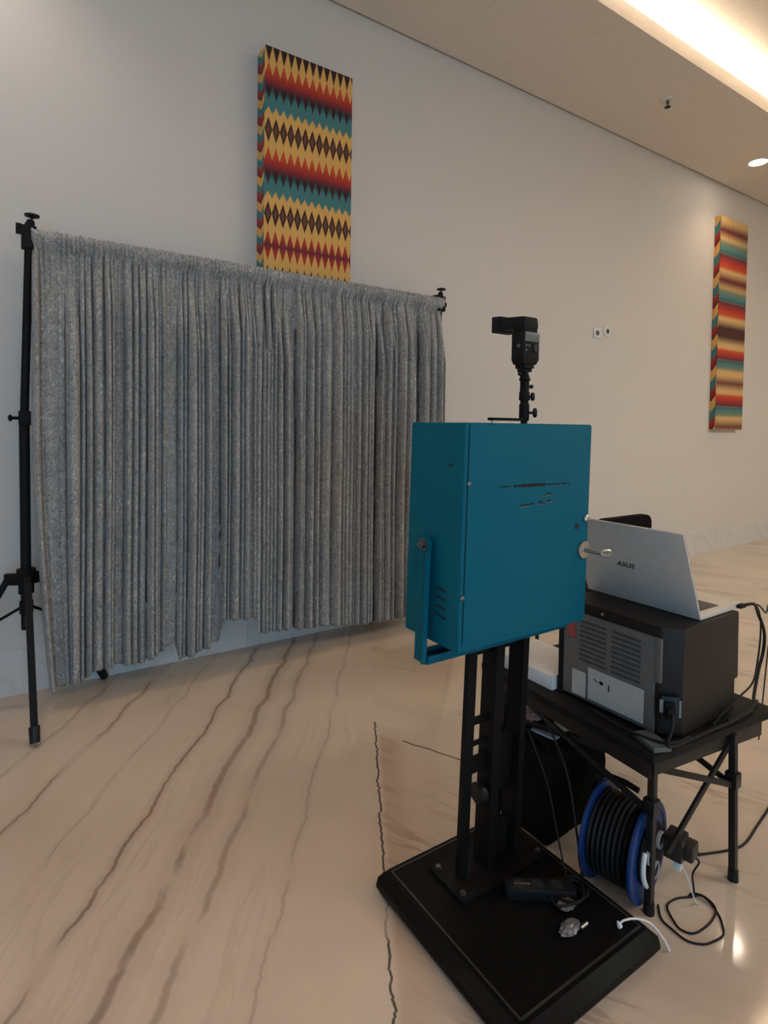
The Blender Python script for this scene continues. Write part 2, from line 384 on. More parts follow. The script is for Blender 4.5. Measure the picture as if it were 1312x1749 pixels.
# ------------------------------------------------------------------ woven art panels
YEL = srgb(226, 172, 92); RED = srgb(176, 48, 30); ORG = srgb(200, 76, 36); MAR = srgb(112, 34, 44); BRN = srgb(52, 22, 20); TEAL = srgb(66, 122, 122); DBR = srgb(110, 66, 46); DTEAL = srgb(50, 78, 84)
def ikat(name, x0, ztop, period, amp, bands, diamonds, soft, yel):
    mt = mat(name, YEL, .85, bump=(400, .2)); g = G(mt)
    X, Y, Z = g.sep(g.geo())[0:3]
    jit = g.m('MULTIPLY', g.m('SUBTRACT', g.noise(g.comb(g.m('MULTIPLY', X, 260), 0.0, g.m('MULTIPLY', Z, 16)), 1.0, 2), .5), amp*.5)
    t = g.m('SUBTRACT', ztop, Z)
    ph = g.m('FRACT', g.m('DIVIDE', g.m('SUBTRACT', X, x0), period))
    T = g.m('SUBTRACT', 1, g.m('MULTIPLY', g.m('ABSOLUTE', g.m('SUBTRACT', ph, .5)), 4))  # -1..1, peak mid-period
    tj = g.m('ADD', t, jit)
    sh = g.m('MULTIPLY', g.noise(g.comb(g.m('MULTIPLY', X, 3), 0.0, g.m('MULTIPLY', Z, 2)), 1.0), .12)
    col = g.mix(sh, yel, tuple(c*.6 for c in yel))
    for (a, ka, b, kb, stops) in bands:
        lo = g.m('ADD', a, g.m('MULTIPLY', T, ka*amp)); hi = g.m('ADD', b, g.m('MULTIPLY', T, kb*amp))
        m1 = g.smooth(g.m('SUBTRACT', tj, lo), -soft, soft); m2 = g.smooth(g.m('SUBTRACT', hi, tj), -soft, soft)
        f = g.m('DIVIDE', g.m('SUBTRACT', tj, a), b-a, clamp=True)
        col = g.mix(g.m('MULTIPLY', m1, m2), col, g.ramp(f, stops))
    for (c_, h) in diamonds:
        d = g.m('ABSOLUTE', g.m('SUBTRACT', tj, c_))
        r = g.m('MULTIPLY', g.m('ADD', g.m('MULTIPLY', T, .5), .5), h)
        col = g.mix(g.smooth(g.m('SUBTRACT', r, d), -soft, soft), col, BRN)
        r2 = g.m('SUBTRACT', r, h*.42)
        col = g.mix(g.smooth(g.m('SUBTRACT', r2, d), -soft, soft), col, DBR)
    weave = g.noise(g.comb(g.m('MULTIPLY', X, 500), 0.0, g.m('MULTIPLY', Z, 60)), 1.0, 2)
    col = g.mix(g.m('MULTIPLY', g.smooth(weave, .3, .7), .15), col, (.02, .015, .01))
    g.nt.links.new(col, g.b.inputs['Base Color']); return mt
def triangles(name, z0, h, yc, wd=.12):
    mt = mat(name, YEL, .85, bump=(400, .2)); g = G(mt)
    X, Y, Z = g.sep(g.geo())[0:3]
    f = g.m('FRACT', g.m('DIVIDE', g.m('SUBTRACT', z0, Z), h))
    yy = g.m('ABSOLUTE', g.m('SUBTRACT', g.m('DIVIDE', g.m('SUBTRACT', Y, yc), wd), .5))
    tri = g.m('MULTIPLY', g.m('ABSOLUTE', g.m('SUBTRACT', f, .5)), 2)
    a = g.ramp(g.m('FRACT', g.m('ADD', f, g.m('MULTIPLY', yy, .5))), [(0, YEL), (.30, YEL), (.36, TEAL), (.62, TEAL), (.68, RED), (.97, MAR)])
    g.nt.links.new(a, g.b.inputs['Base Color']); return mt
fl = [(0, ORG), (.35, RED), (.65, MAR), (.85, BRN), (1, BRN)]
tl = [(0, DTEAL), (.25, TEAL), (1, TEAL)]
sy = [(0, RED), (.5, MAR), (1, RED)]
def scale_b(L, k, off=0): return [(a*k+off, ka, b*k+off, kb, s) for a, ka, b, kb, s in L]
K = .000909
base_b = [(-200, 0, 50, 1.4, [(0, BRN), (1, BRN)]),
          (300, 1.25, 430, -.6, tl), (150, -1.1, 310, 1.3, fl),
          (870, 1.25, 1000, -.6, tl), (720, -1.1, 880, 1.3, fl),
          (1290, -1.2, 1400, 1.2, sy), (1530, -1.3, 1700, .8, [(0, BRN), (.5, RED), (1, TEAL)]),
          (1900, -1.1, 2060, 1.3, fl), (2080, 1.1, 2180, -.6, tl)]
M_art1 = ikat('kilim_weave', 1.377, 3.797, .0506, .037, scale_b(base_b, K), [(560*K, 85*K), (1130*K, 85*K), (1800*K, 85*K)], .0055, YEL)
YE2 = srgb(214, 172, 112)
soft_t = [(0, YE2), (.3, srgb(120, 128, 100)), (.7, TEAL), (1, DTEAL)]
soft_r = [(0, DTEAL), (.12, MAR), (.5, RED), (.8, ORG), (1, YE2)]
soft_t2 = soft_t[::-1]; soft_t2 = [(1-p, c) for p, c in soft_t2]; soft_r2 = [(1-p, c) for p, c in soft_r[::-1]]
q = 2.50/1480.0
half = [(150, 0, 255, 0, soft_t), (255, 0, 370, 0, soft_r), (480, 0, 580, 0, soft_t), (580, 0, 695, 0, soft_r)]
dk = [(60, -1, 130, 1, [(0, DBR), (.5, MAR), (1, DBR)]), (400, -1, 470, 1, [(0, DBR), (.5, MAR), (1, DBR)]), (735, -1, 850, 1, [(0, BRN), (.5, srgb(84, 40, 32)), (1, BRN)])]
full = half + dk + [(900, 0, 985, 0, soft_r2), (985, 0, 1065, 0, soft_t2), (1120, -1, 1170, 1, [(0, DBR), (.5, MAR), (1, DBR)]), (1215, 0, 1310, 0, soft_r2), (1310, 0, 1390, 0, soft_t2), (1425, -1, 1475, 1, [(0, DBR), (.5, MAR), (1, DBR)])]
M_art2 = ikat('kilim_weave_fine', 6.975, 3.939, .0369, .045, scale_b(full, q), [], .010, YE2)
def art(x0, x1, y, z0, z1, mface, label, trih):
    t = thing('wall_hanging_panel', ((x0+x1)/2, W, z0), label, 'wall hanging', 'woven panels on the wall')
    MB().box((x0+.002, y+.003, z0+.002), (x1-.002, W, z1-.002), .006).build('panel_side', triangles('kilim_edge', z1, trih, y), t)
    b = MB().box((x0, y, z0), (x1, y+.008, z1), .003); b.build('woven_face', mface, t)
art(1.377, 2.001, 3.47, 1.45, 3.797, M_art1, 'tall zigzag woven wall panel in yellow, red and teal hanging above the grey curtain', .16)
art(6.975, 7.607, 3.525, 1.453, 3.939, M_art2, 'tall narrow-looking striped woven wall panel in faded red, teal and tan at the right', .36)

# ------------------------------------------------------------------ backdrop stand
PX0, PX1, PY = .100, 2.668, 3.35
bs = thing('backdrop_stand', (PX0, PY, 0), 'black metal backdrop frame of two tripod uprights and a crossbar carrying the grey curtain', 'stand')
def upright(x, leans):
    MB().cyl((x+.02, PY, 2.30), (x-.004, PY, 1.46), .019).cyl((x-.004, PY, 1.47), (x, PY, .42), .023).build('upright_pole', M_blackmat, bs)
    MB().box((x-.028, PY-.028, 1.43), (x+.024, PY+.028, 1.50), .006).cyl((x-.02, PY, 1.465), (x-.06, PY-.012, 1.465), .008).sphere((x-.062, PY-.012, 1.465), .014, (.7, 1, 1.2)).build('pole_clamp', M_black, bs)
    MB().box((x-.012, PY-.032, 2.29), (x+.052, PY+.032, 2.40), .008).box((x-.034, PY-.02, 2.36), (x-.01, PY+.02, 2.405), .004).cyl((x+.02, PY, 2.39), (x+.03, PY, 2.43), .026, .016).build('top_fitting', M_blackmat, bs)
    MB().cyl((x+.032, PY, 2.42), (x+.034, PY, 2.450), .006).lathe((x+.034, PY, 2.444), (0, 0, 1), [(0, .012), (.006, .032), (.014, .034), (.020, .018)], 20).build('wing_knob', M_blackgloss, bs)
    hub = MB().cyl((x, PY, .60), (x, PY, .70), .034).cyl((x, PY, .68), (x, PY, .72), .042)
    for a in leans:
        hub.box((0.02, -.013, -.035), (.098, .013, .022), .006, M=Matrix.Translation((x, PY, .675)) @ Matrix.Rotation(a, 4, 'Z'))
    hub.build('leg_collar', M_black, bs)
    MB().cyl((x, PY, .50), (x, PY, .56), .030).build('brace_collar', M_black, bs)
    for a, (fx, fy) in leans.items():
        d = Vector((math.cos(a), math.sin(a), 0)); top = Vector((x, PY, .668))+d*.085; ft = Vector((fx, fy, .014))
        L = (ft-top)
        lg = MB().beam(top, ft, .030, .026, .005, up=(0, 0, 1)).build('leg', M_blackmat, bs)
        MB().cyl(ft-L.normalized()*.07, ft, .023, .021).build('rubber_foot', M_blackgloss, lg)
        mid = top+L*.40
        MB().beam(Vector((x, PY, .53))+d*.02, mid, .014, .014, .002).build('brace', M_black, bs)
def L3(x, feet): return {math.atan2(fy-PY, fx-x): (fx, fy) for fx, fy in feet}
upright(PX0, L3(PX0, [(.118, 2.975), (.480, 3.555), (-.30, 3.53)]))
upright(PX1, L3(PX1, [(2.70, 3.0+.10), (2.24, 3.555), (3.02, 3.52)]))
MB().cyl((PX0+.02, PY, 2.352), (PX1+.04, PY, 2.345), .014).cyl((PX1+.05, PY, 2.345), (PX1+.072, PY, 2.345), .020).build('crossbar', M_black, bs)
MB().box((PX0-.006, PY-.0245, .44), (PX0+.006, PY-.0215, .50)).build('label_sticker', M_lcd, bs)

# curtain ----------------------------------------------------------
M_velvet = mat('crushed_velvet', srgb(150, 152, 156), .55); g = G(M_velvet)
P_ = g.geo(); X, Y, Z = g.sep(P_)[0:3]
crush = g.noise(g.comb(g.m('MULTIPLY', X, 62), g.m('MULTIPLY', Y, 50), g.m('MULTIPLY', Z, 42)), 1.0, 4, 1.8, .6)
crl = g.noise(g.comb(g.m('MULTIPLY', X, 12), g.m('MULTIPLY', Y, 12), g.m('MULTIPLY', Z, 2.5)), 1.0, 3)
vc = g.ramp(g.m('ADD', g.m('MULTIPLY', crush, .8), g.m('MULTIPLY', crl, .2)), [(.30, srgb(98, 96, 92)), (.48, srgb(142, 139, 134)), (.62, srgb(177, 173, 167)), (.74, srgb(240, 236, 228))])
g.nt.links.new(vc, g.b.inputs['Base Color'])
g.b.inputs['Sheen Weight'].default_value = .15; g.b.inputs['Sheen Roughness'].default_value = .4; g.b.inputs['Specular IOR Level'].default_value = .4
rgh = g.m('SUBTRACT', .72, g.m('MULTIPLY', g.smooth(crush, .45, .7), .36)); g.nt.links.new(rgh, g.b.inputs['Roughness'])
bp = g.nt.nodes.new('ShaderNodeBump'); bp.inputs['Strength'].default_value = .6; bp.inputs['Distance'].default_value = .008
g.nt.links.new(crush, bp.inputs['Height']); g.nt.links.new(bp.outputs[0], g.b.inputs['Normal'])

def curtain():
    x0, x1 = .130, 2.722; NU, NV = 1100, 96
    rnd = random.Random(11)
    # pleat boundaries
    edges = [0.0]
    while edges[-1] < x1-x0: edges.append(edges[-1]+rnd.choice((.016, .020, .026, .030, .036, .046, .066))*rnd.uniform(.85, 1.2))
    kind = [rnd.random() < .80 for _ in edges]; dep = [rnd.uniform(.55, 1.3) for _ in edges]; drift = [rnd.uniform(-1, 1) for _ in edges]; start = [rnd.choice((0, 0, .1, .25, .4)) for _ in edges]
    import bisect
    hem = [(.13, .11), (.225, .107), (.345, .124), (.414, .171), (.616, .159), (.80, .215), (.825, .233), (.837, .136), (1.0, .171), (1.07, .185), (1.078, .315), (1.273, .297), (1.292, .285), (1.30, .196), (1.458, .191), (1.789, .155), (2.06, .123), (2.405, .117), (2.73, .10)]
    def hz(x):
        for (a, za), (b, zb) in zip(hem, hem[1:]):
            if x <= b: return za+(zb-za)*max(0, (x-a))/(b-a)
        return hem[-1][1]
    bm = bmesh.new(); rows = []
    for j in range(NV+1):
        v = j/NV; row = []
        for i in range(NU+1):
            u = (x1-x0)*i/NU
            wu = u+.010*noise.noise(Vector((u*3, v*1.6, 1)))*min(1, v*3)
            wu = min(max(wu, 0), x1-x0-1e-6)
            k = bisect.bisect_right(edges, wu)-1; k = min(k, len(edges)-2)
            s = (wu-edges[k])/(edges[k+1]-edges[k])
            open_ = min(1, max(0, (v-start[k]*.25)*7))
            amp = .080*dep[k]*(.10+.90*open_)*min(1, .45+(edges[k+1]-edges[k])/.05)
            lobe = math.sin(PI*min(1, max(0, (s-.07)/.86)))**.42 if kind[k] else .12*math.sin(PI*s)**.5
            y = -amp*lobe+.040
            # secondary gather lines
            y += .005*math.sin(u*260+3*noise.noise(Vector((u*8, v*3, 5))))*(1-.75*min(1, v*5))
            y += .012*noise.noise(Vector((u*4, v*2.2, 2)))*min(1, v*2)
            # micro crush
            y += .0030*noise.noise(Vector((u*90, v*90, 4)))
            x = x0+u + .006*drift[k]*v*math.sin(PI*s)
            zb = hz(x)+.012*math.sin(PI*s)*dep[k]-.010+.006*noise.noise(Vector((u*30, 0, 9)))
            zt = 2.382+.006*noise.noise(Vector((u*40, 7, 0)))+.004*math.sin(u*300)
            z = zt+(zb-zt)*v
            if v < .035:  # rod pocket bulges around the bar
                tt = v/.035
                y = y*tt*.6 + (-.024*math.sin(PI*min(1, tt*.9+.1)) + .004*noise.noise(Vector((u*60, v*40, 3))))
                y += .006*abs(math.sin(u*150+2*noise.noise(Vector((u*9, 0, 1)))))*-1
            if x < .30:  # free edge at left hangs slightly inward at the foot
                x += .17*max(0, v-.45)**1.5*(1-(x-x0)/.2 if x < x0+.2 else 0)
            fwd = .024+.040*min(1, max(0, v-.02)*7)
            row.append(bm.verts.new((x*(1-fwd/3.35*.9), PY+y-fwd, z)))
        rows.append(row)
    for a, b in zip(rows, rows[1:]):
        for i in range(NU): bm.faces.new((a[i], a[i+1], b[i+1], b[i]))
    me = bpy.data.meshes.new('curtain'); 
    bmesh.ops.translate(bm, vec=(-1.43, -PY, -.1), verts=bm.verts)
    bmesh.ops.recalc_face_normals(bm, faces=bm.faces); bm.to_mesh(me); bm.free(); me.shade_smooth(); me.materials.append(M_velvet)
    o = bpy.data.objects.new('curtain', me); C.objects.link(o); o.location = (1.43, PY, .1)
    sm = o.modifiers.new('thickness', 'SOLIDIFY'); sm.thickness = .003; sm.offset = 1
    tag(o, 'silver grey crushed velvet backdrop curtain hanging in narrow pleats from the crossbar', 'curtain')
curtain()

# ------------------------------------------------------------------ photo booth
pb = thing('photo_booth', (1.24, 1.17, 0), 'teal metal photo booth cabinet on black posts with heavy black floor base', 'photo booth')
def rect(x0, x1, y0, y1, z, ch=0):
    return [(x0+ch, y0, z), (x1-ch, y0, z), (x1, y0+ch, z), (x1, y1-ch, z), (x1-ch, y1, z), (x0+ch, y1, z), (x0, y1-ch, z), (x0, y0+ch, z)]
bt = MB()
bt.hexa(rect(.972, 1.500, .876, 1.462, 0, .012), rect(.956, 1.512, .860, 1.474, .030, .014))
bt.hexa(rect(.956, 1.512, .860, 1.474, .030, .014), rect(.958, 1.510, .862, 1.472, .046, .014))
bt.hexa(rect(.958, 1.510, .862, 1.472, .046, .014), rect(.986, 1.484, .890, 1.452, .072, .010))
bt.build('base', mat('black_gloss_board', (.004, .0038, .0035), .5, bump=(25, .12), spec=.10), pb)
e = MB()
for a, b in (((1.0, .905, .0725), (1.0, 1.438, .0725)), ((1.0, .905, .0725), (1.47, .905, .0725)), ((1.47, .905, .0725), (1.47, 1.438, .0725)), ((1.0, 1.438, .0725), (1.47, 1.438, .0725))):
    e.beam(a, b, .006, .003)
e.build('base_edge_strip', mat('worn_black_trim', (.03, .028, .025), .35), pb)
LX = .028   # the posts lean a little
def post(xa, xb, ya, yb, z0, z1):
    k0 = -LX*(.79-z0)/.72; k1 = -LX*(.79-z1)/.72
    MB().hexa([(xa+k0, ya, z0), (xb+k0, ya, z0), (xb+k0, yb, z0), (xa+k0, yb, z0)], [(xa+k1, ya, z1), (xb+k1, ya, z1), (xb+k1, yb, z1), (xa+k1, yb, z1)], .003).build('post', M_black, pb)
post(1.172, 1.206, 1.290, 1.310, .072, .80)
post(1.266, 1.300, 1.268, 1.332, .072, .80)
post(1.383, 1.408, 1.268, 1.332, .072, .80)
for z0, z1, xa, xb in ((.752, .79, 1.176, 1.405), (.535, .560, 1.176, 1.29), (.470, .486, 1.18, 1.28), (.385, .440, 1.176, 1.29), (.30, .47, 1.285, 1.40), (.072, .20, 1.28, 1.40)):
    k = -LX*(.79-(z0+z1)/2)/.72
    MB().box((xa+k, 1.300, z0), (xb+k, 1.306, z1), .002).build('cross_plate', M_black, pb)
MB().lathe((1.252, 1.300, .315), (-1, 0, 0), [(0, .012), (.010, .012), (.012, .032), (.030, .034), (.036, .026)], 20).build('height_knob', M_blackgloss, pb)
MB().box((1.10, 1.22, .072), (1.46, 1.38, .084), .003).build('foot_plate', M_black, pb)
for x, y in ((1.12, 1.245), (1.44, 1.245), (1.12, 1.36), (1.44, 1.36)):
    MB().lathe((x, y, .084), (0, 0, 1), [(0, .011), (.003, .011), (.003, .008), (.009, .008), (.010, .005)], 6).build('bolt', M_darksteel, pb)

# yoke that carries the cabinet
yk = MB()
zy = .792
for xs in (-1, 1):
    xo = .982 if xs < 0 else 1.560
    lean = .012
    yk.hexa([(xo-.003, 1.262, zy), (xo+.003, 1.262, zy), (xo+.003, 1.312, zy), (xo-.003, 1.312, zy)],
            [(xo-.003+lean, 1.262, 1.13), (xo+.003+lean, 1.262, 1.13), (xo+.003+lean, 1.312, 1.13), (xo-.003+lean, 1.312, 1.13)], .001)
    xi = xo+.003 if xs > 0 else xo-.003
    yk.hexa([(min(xi, xi+xs*.014), 1.257, zy), (max(xi, xi+xs*.014), 1.257, zy), (max(xi, xi+xs*.014), 1.263, zy), (min(xi, xi+xs*.014), 1.263, zy)],
            [(min(xi, xi+xs*.014)+lean, 1.257, 1.105), (max(xi, xi+xs*.014)+lean, 1.257, 1.105), (max(xi, xi+xs*.014)+lean, 1.263, 1.105), (min(xi, xi+xs*.014)+lean, 1.263, 1.105)])
    yk.cyl((xo-.003+lean, 1.287, 1.118), (xo+.003+lean, 1.287, 1.118), .026)
yk.box((.979, 1.257, zy-.004), (1.563, 1.312, zy+.002)); yk.box((.985, 1.254, zy-.004), (1.557, 1.259, zy+.018)); yk.box((.985, 1.310, zy-.004), (1.557, 1.315, zy+.018))
yoke = yk.build('yoke_bracket', M_teal, pb, smooth=False)
MB().lathe((.992, 1.290, 1.118), (-1, 0, 0), [(0, .019), (.003, .019), (.003, .012), (.014, .012), (.016, .007)], 6).cyl((.984, 1.290, 1.118), (.972, 1.290, 1.118), .006).build('pivot_bolt', M_darksteel, yoke)
MB().lathe((1.574, 1.290, 1.118), (1, 0, 0), [(0, .019), (.003, .019), (.003, .012), (.014, .012)], 6).build('pivot_bolt', M_darksteel, yoke)

# cabinet, built square then leaned 1.4 degrees
SH = Matrix(((1, 0, .0247, -.0247*.85), (0, 1, 0, 0), (0, 0, 1, 0), (0, 0, 0, 1)))
def lean(mb): bmesh.ops.transform(mb.bm, matrix=SH, verts=mb.bm.verts); return mb
cx0, cx1, cy0, cy1, cz0, cz1 = 1.004, 1.522, 1.153, 1.392, .848, 1.4615
def cab_body():
    b = MB(); b.box((cx0, cy0, cz0), (cx1, cy1, cz1), .005, 3)
    return lean(b).build('cabinet', M_teal, pb)
cab = cab_body()
dr = lean(MB().box((cx0+.014, cy0-.0035, cz0+.020), (cx1-.002, cy0+.004, cz1-.004), .0022, 2)).build('door', M_teal, cab)
lean(MB().box((cx0+.0125, cy0-.0008, cz0+.04), (cx0+.0145, cy0+.003, cz1-.03))).build('door_seam', M_hole, cab)
# slot and chipped paint marks on the door
sl = MB(); yd = cy0-.0042
rr = random.Random(3)
def mark(mb, xa, za, xb, zb, wd):
    n = max(2, int(abs(xb-xa)/.006)); 
    for i in range(n):
        t0, t1 = i/n, (i+1.15)/n; w_ = wd*rr.uniform(.6, 1.25); zc = za+(zb-za)*(i+.5)/n
        mb.box((xa+(xb-xa)*t0, yd, zc-w_/2), (xa+(xb-xa)*t1, yd+.003, zc+w_/2))
# measured along the front: from x=1.129 to x=1.441, rising slightly
def fx(px): return 1.129+(px-847)/(975-847)*(1.428-1.129)
def fz(px, py):
    return 1.450-(py-(722+(px-797)*.012))*.00152*(1+(px-850)*.0011)
for a, b, wd in ((848, 868, .004), (872, 886, .006), (886, 926, .0092), (926, 945, .0035), (945, 966, .0045), (969, 975, .003)):
    za = 1.286-(a-847)/128*.002; zb = 1.286-(b-847)/128*.002
    mark(sl, fx(a), za, fx(b), zb, wd)
lean(sl).build('long_scratch', M_hole, dr)
for row in (((884, 900, 1.229, .004), (902, 907, 1.231, .004)), ((917, 922, 1.2335, .005), (922, 928, 1.231, .003), (932, 938, 1.236, .004), (941, 943, 1.237, .002)), ((931, 939, 1.257, .004), (925, 928, 1.2535, .003))):
    sl = MB()
    for a, b, z, wd in row: mark(sl, fx(a), z, fx(b), z+.001, wd)
    lean(sl).build('paint_scratch', M_hole, dr)
for row in (((884, 899, 1.2245),), ((917, 927, 1.227), (930, 941, 1.2305)), ((922, 930, 1.250), (930, 938, 1.2525))):
    sl = MB()
    for a, b, z in row: mark(sl, fx(a), z, fx(b), z+.001, .0022)
    lean(sl).build('paint_chip', M_darksteel, dr)
for x, z in ((1.022, 1.299), (1.013, .995)):
    lean(MB().lathe((x, cy0, z), (0, -1, 0), [(0, .0065), (.003, .0065), (.0045, .004)], 12)).build('screw', M_darksteel, cab)
lean(MB().cyl((1.466, yd-.0005, 1.149), (1.466, yd+.004, 1.149), .009)).build('key_hole', M_hole, dr)
lean(MB().lathe((1.500, cy0, 1.074), (0, -1, 0), [(0, .027), (.006, .028), (.011, .026), (.012, .012)], 28)).build('lock_washer', M_steel, dr)
wn = MB().cyl((1.500, cy0-.010, 1.074), (1.512, cy0-.062, 1.072), .0075, .0065)
wn.tube([(1.512, cy0-.058, 1.072), (1.522, cy0-.066, 1.079), (1.540, cy0-.070, 1.078), (1.546, cy0-.070, 1.069), (1.532, cy0-.068, 1.063), (1.518, cy0-.064, 1.066)], .0042, closed=True, sub=5)
lean(wn).build('lock_key', M_steel, dr)
lean(MB().lathe((1.508, cy0-.003, 1.170), (0, -1, 0), [(0, .013), (.006, .012), (.010, .006)], 20)).build('knob', M_steel, dr)
# vents and small cut in the left side
for k in range(4):
    z = 1.003-k*.0245
    lean(MB().beam((cx0-.0006, 1.247, z+.002), (cx0-.0006, 1.207, z-.003), .004, .005)).build('vent_slit', M_hole, cab)
lean(MB().box((cx0-.001, 1.198, 1.343), (cx0+.002, 1.214, 1.350))).build('side_notch', M_hole, cab)

# flash bracket and flash ------------------------------------------------
fb = thing('flash_bracket', (1.357, 1.265, 1.463), 'black upright light stand adapter with thumb knobs on top of the teal cabinet', 'bracket')
FX, FY = 1.357, 1.265
MB().box((1.214, FY-.012, 1.470), (FX+.008, FY+.012, 1.4785), .002).build('base_strip', M_black, fb)
for x in (1.222,):
    MB().cyl((x, FY, 1.4612), (x, FY, 1.471), .003).build('spacer', M_steel, fb)
MB().lathe((FX, FY, 1.4612), (0, 0, 1), [(0, .010), (.010, .010), (.012, .0155), (.060, .0155), (.064, .0125), (.072, .0125), (.074, .017), (.098, .016), (.102, .014), (.132, .014), (.136, .018), (.150, .013), (.160, .010), (.168, .009)], 24).build('stem', M_black, fb)
def tknob(z, L, r, d=(.80, -.60, 0)):
    d = Vector(d).normalized(); p = Vector((FX, FY, z))
    MB().cyl(p+d*.010, p+d*L, .0042).lathe(p+d*L, d, [(0, r*.8), (.002, r), (.008, r), (.010, r*.8)], 14).build('thumb_knob', M_blackgloss, fb)
tknob(1.496, .028, .015); tknob(1.546, .020, .013); tknob(1.577, .016, .006)
tknob(1.612, .012, .008, (-.8, .3, .3))
MB().box((FX-.02, FY-.012, 1.622), (FX+.018, FY+.014, 1.632), .002).build('cold_shoe', M_black, fb)

cf = thing('camera_flash', (FX, FY, 1.632), 'black camera flash unit with head turned toward the curtain, mounted above the teal cabinet', 'flash')
bx0, bx1, by0, by1 = 1.323, 1.393, 1.240, 1.293
b = MB(); b.box((FX-.020, 1.246, 1.632), (FX+.020, 1.288, 1.648), .003)
b.hexa([(FX-.026, 1.243, 1.644), (FX+.026, 1.243, 1.644), (FX+.026, 1.290, 1.644), (FX-.026, 1.290, 1.644)],
       [(bx0, by0, 1.662), (bx1, by0, 1.662), (bx1, by1, 1.662), (bx0, by1, 1.662)], .003)
b.box((bx0, by0, 1.657), (bx1, by1, 1.742), .007, 3)
b.build('flash_body', M_blackmat, cf)
MB().box((bx0+.004, by0-.003, 1.712), (bx1-.004, by0+.002, 1.741), .0015).build('display', M_lcd, cf)
bt_ = MB()
for dx, z in ((.010, 1.700), (.010, 1.686), (.022, 1.700)): bt_.cyl((bx0+dx, by0-.002, z), (bx0+dx, by0+.002, z), .0035)
bt_.build('button', M_lcd, cf)
MB().cyl((bx1-.018, by0-.003, 1.694), (bx1-.018, by0+.002, 1.694), .013, n=24).build('control_dial', M_blackgloss, cf)
MB().cyl((bx0-.002, by0+.020, 1.700), (bx0+.002, by0+.020, 1.700), .006).build('port_cap', M_lcd, cf)
nk = MB().box((bx0+.006, by0+.004, 1.740), (bx1-.006, by1-.004, 1.760), .004); nk.build('swivel_neck', M_black, cf)
h = MB(); h.hexa([(bx0+.003, by0+.000, 1.752), (bx1-.003, by0+.000, 1.752), (bx1-.001, by0+.128, 1.756), (bx0+.001, by0+.128, 1.756)],
                 [(bx0+.003, by0+.004, 1.790), (bx1-.003, by0+.004, 1.790), (bx1-.001, by0+.128, 1.800), (bx0+.001, by0+.128, 1.800)], .012)
h.hexa([(bx0-.002, by0+.100, 1.752), (bx1+.002, by0+.100, 1.752), (bx1+.003, by0+.138, 1.752), (bx0-.003, by0+.138, 1.752)],
       [(bx0-.002, by0+.100, 1.802), (bx1+.002, by0+.100, 1.802), (bx1+.003, by0+.138, 1.804), (bx0-.003, by0+.138, 1.804)], .005)
h.build('flash_head', M_blackmat, cf)
MB().box((bx0+.004, by0+.138, 1.757), (bx1-.004, by0+.1405, 1.799), .001).build('lens_window', M_lcd, cf)

# ------------------------------------------------------------------ folding table
ft = thing('folding_table', (1.90, 1.28, 0), 'low black folding table with scissor braces carrying the printer and laptop', 'table')
TZ = .50
ta, tb, tc_, td = (1.572, .940), (2.205, .882), (2.245, 1.665), (1.612, 1.705)
MB().hexa([(*p, TZ-.026) for p in (ta, tb, tc_, td)], [(*p, TZ) for p in (ta, tb, tc_, td)], .006).build('tabletop', M_blackmat, ft)
fr = MB()
ring = [(1.60, .962), (2.15, .912), (2.20, 1.62), (1.64, 1.66)]
for i in range(4): fr.beam((*ring[i], TZ-.042), (*ring[(i+1) % 4], TZ-.055), .020, .058, .002)
fr.build('apron_rail', M_tablemetal, ft)
legs = [((1.614, .966), (1.612, .966)), ((1.966, .908), (1.962, .893)), ((2.05, 1.58), (2.05, 1.60)), ((1.66, 1.62), (1.66, 1.62))]
sliders = []
for (tx, ty), (fx_, fy_) in legs:
    top = Vector((tx, ty, TZ-.03)); foot = Vector((fx_, fy_, .0))
    lg = MB().beam(foot+Vector((0, 0, .012)), top, .021, .021, .003).build('leg', M_tablemetal, ft)
    MB().cyl(foot, foot+Vector((0, 0, .034)), .0165, .015).build('foot_cap', M_blackgloss, lg)
    sz = .328; sp_ = foot.lerp(top, sz/TZ); sliders.append(sp_)
    MB().box((sp_.x-.020, sp_.y-.018, sz-.026), (sp_.x+.016, sp_.y+.018, sz+.022), .004).build('slider_joint', M_blackgloss, lg)
def xb(a, b, off):
    A0, B0 = Vector((*legs[a][0], TZ-.055)), Vector((*legs[b][0], TZ-.055)); A1, B1 = sliders[a].copy(), sliders[b].copy()
    return A0, B0, A1, B1
for a, b in ((0, 1), (1, 2), (2, 3), (3, 0)):
    A0, B0, A1, B1 = xb(a, b, 0)
    n = (B0-A0).cross(Vector((0, 0, 1))).normalized()*.006
    if (a, b) == (0, 1):
        MB().beam(A0+n, B1+n, .010, .018, .002).build('brace', M_tablemetal, ft)
        MB().beam(B0-n, Vector((1.665, .945, .175)), .010, .018, .002).build('brace', M_tablemetal, ft)
    else:
        MB().beam(A0+n, B1+n, .010, .018, .002).build('brace', M_tablemetal, ft)
        MB().beam(B0-n, A1-n, .010, .018, .002).build('brace', M_tablemetal, ft)

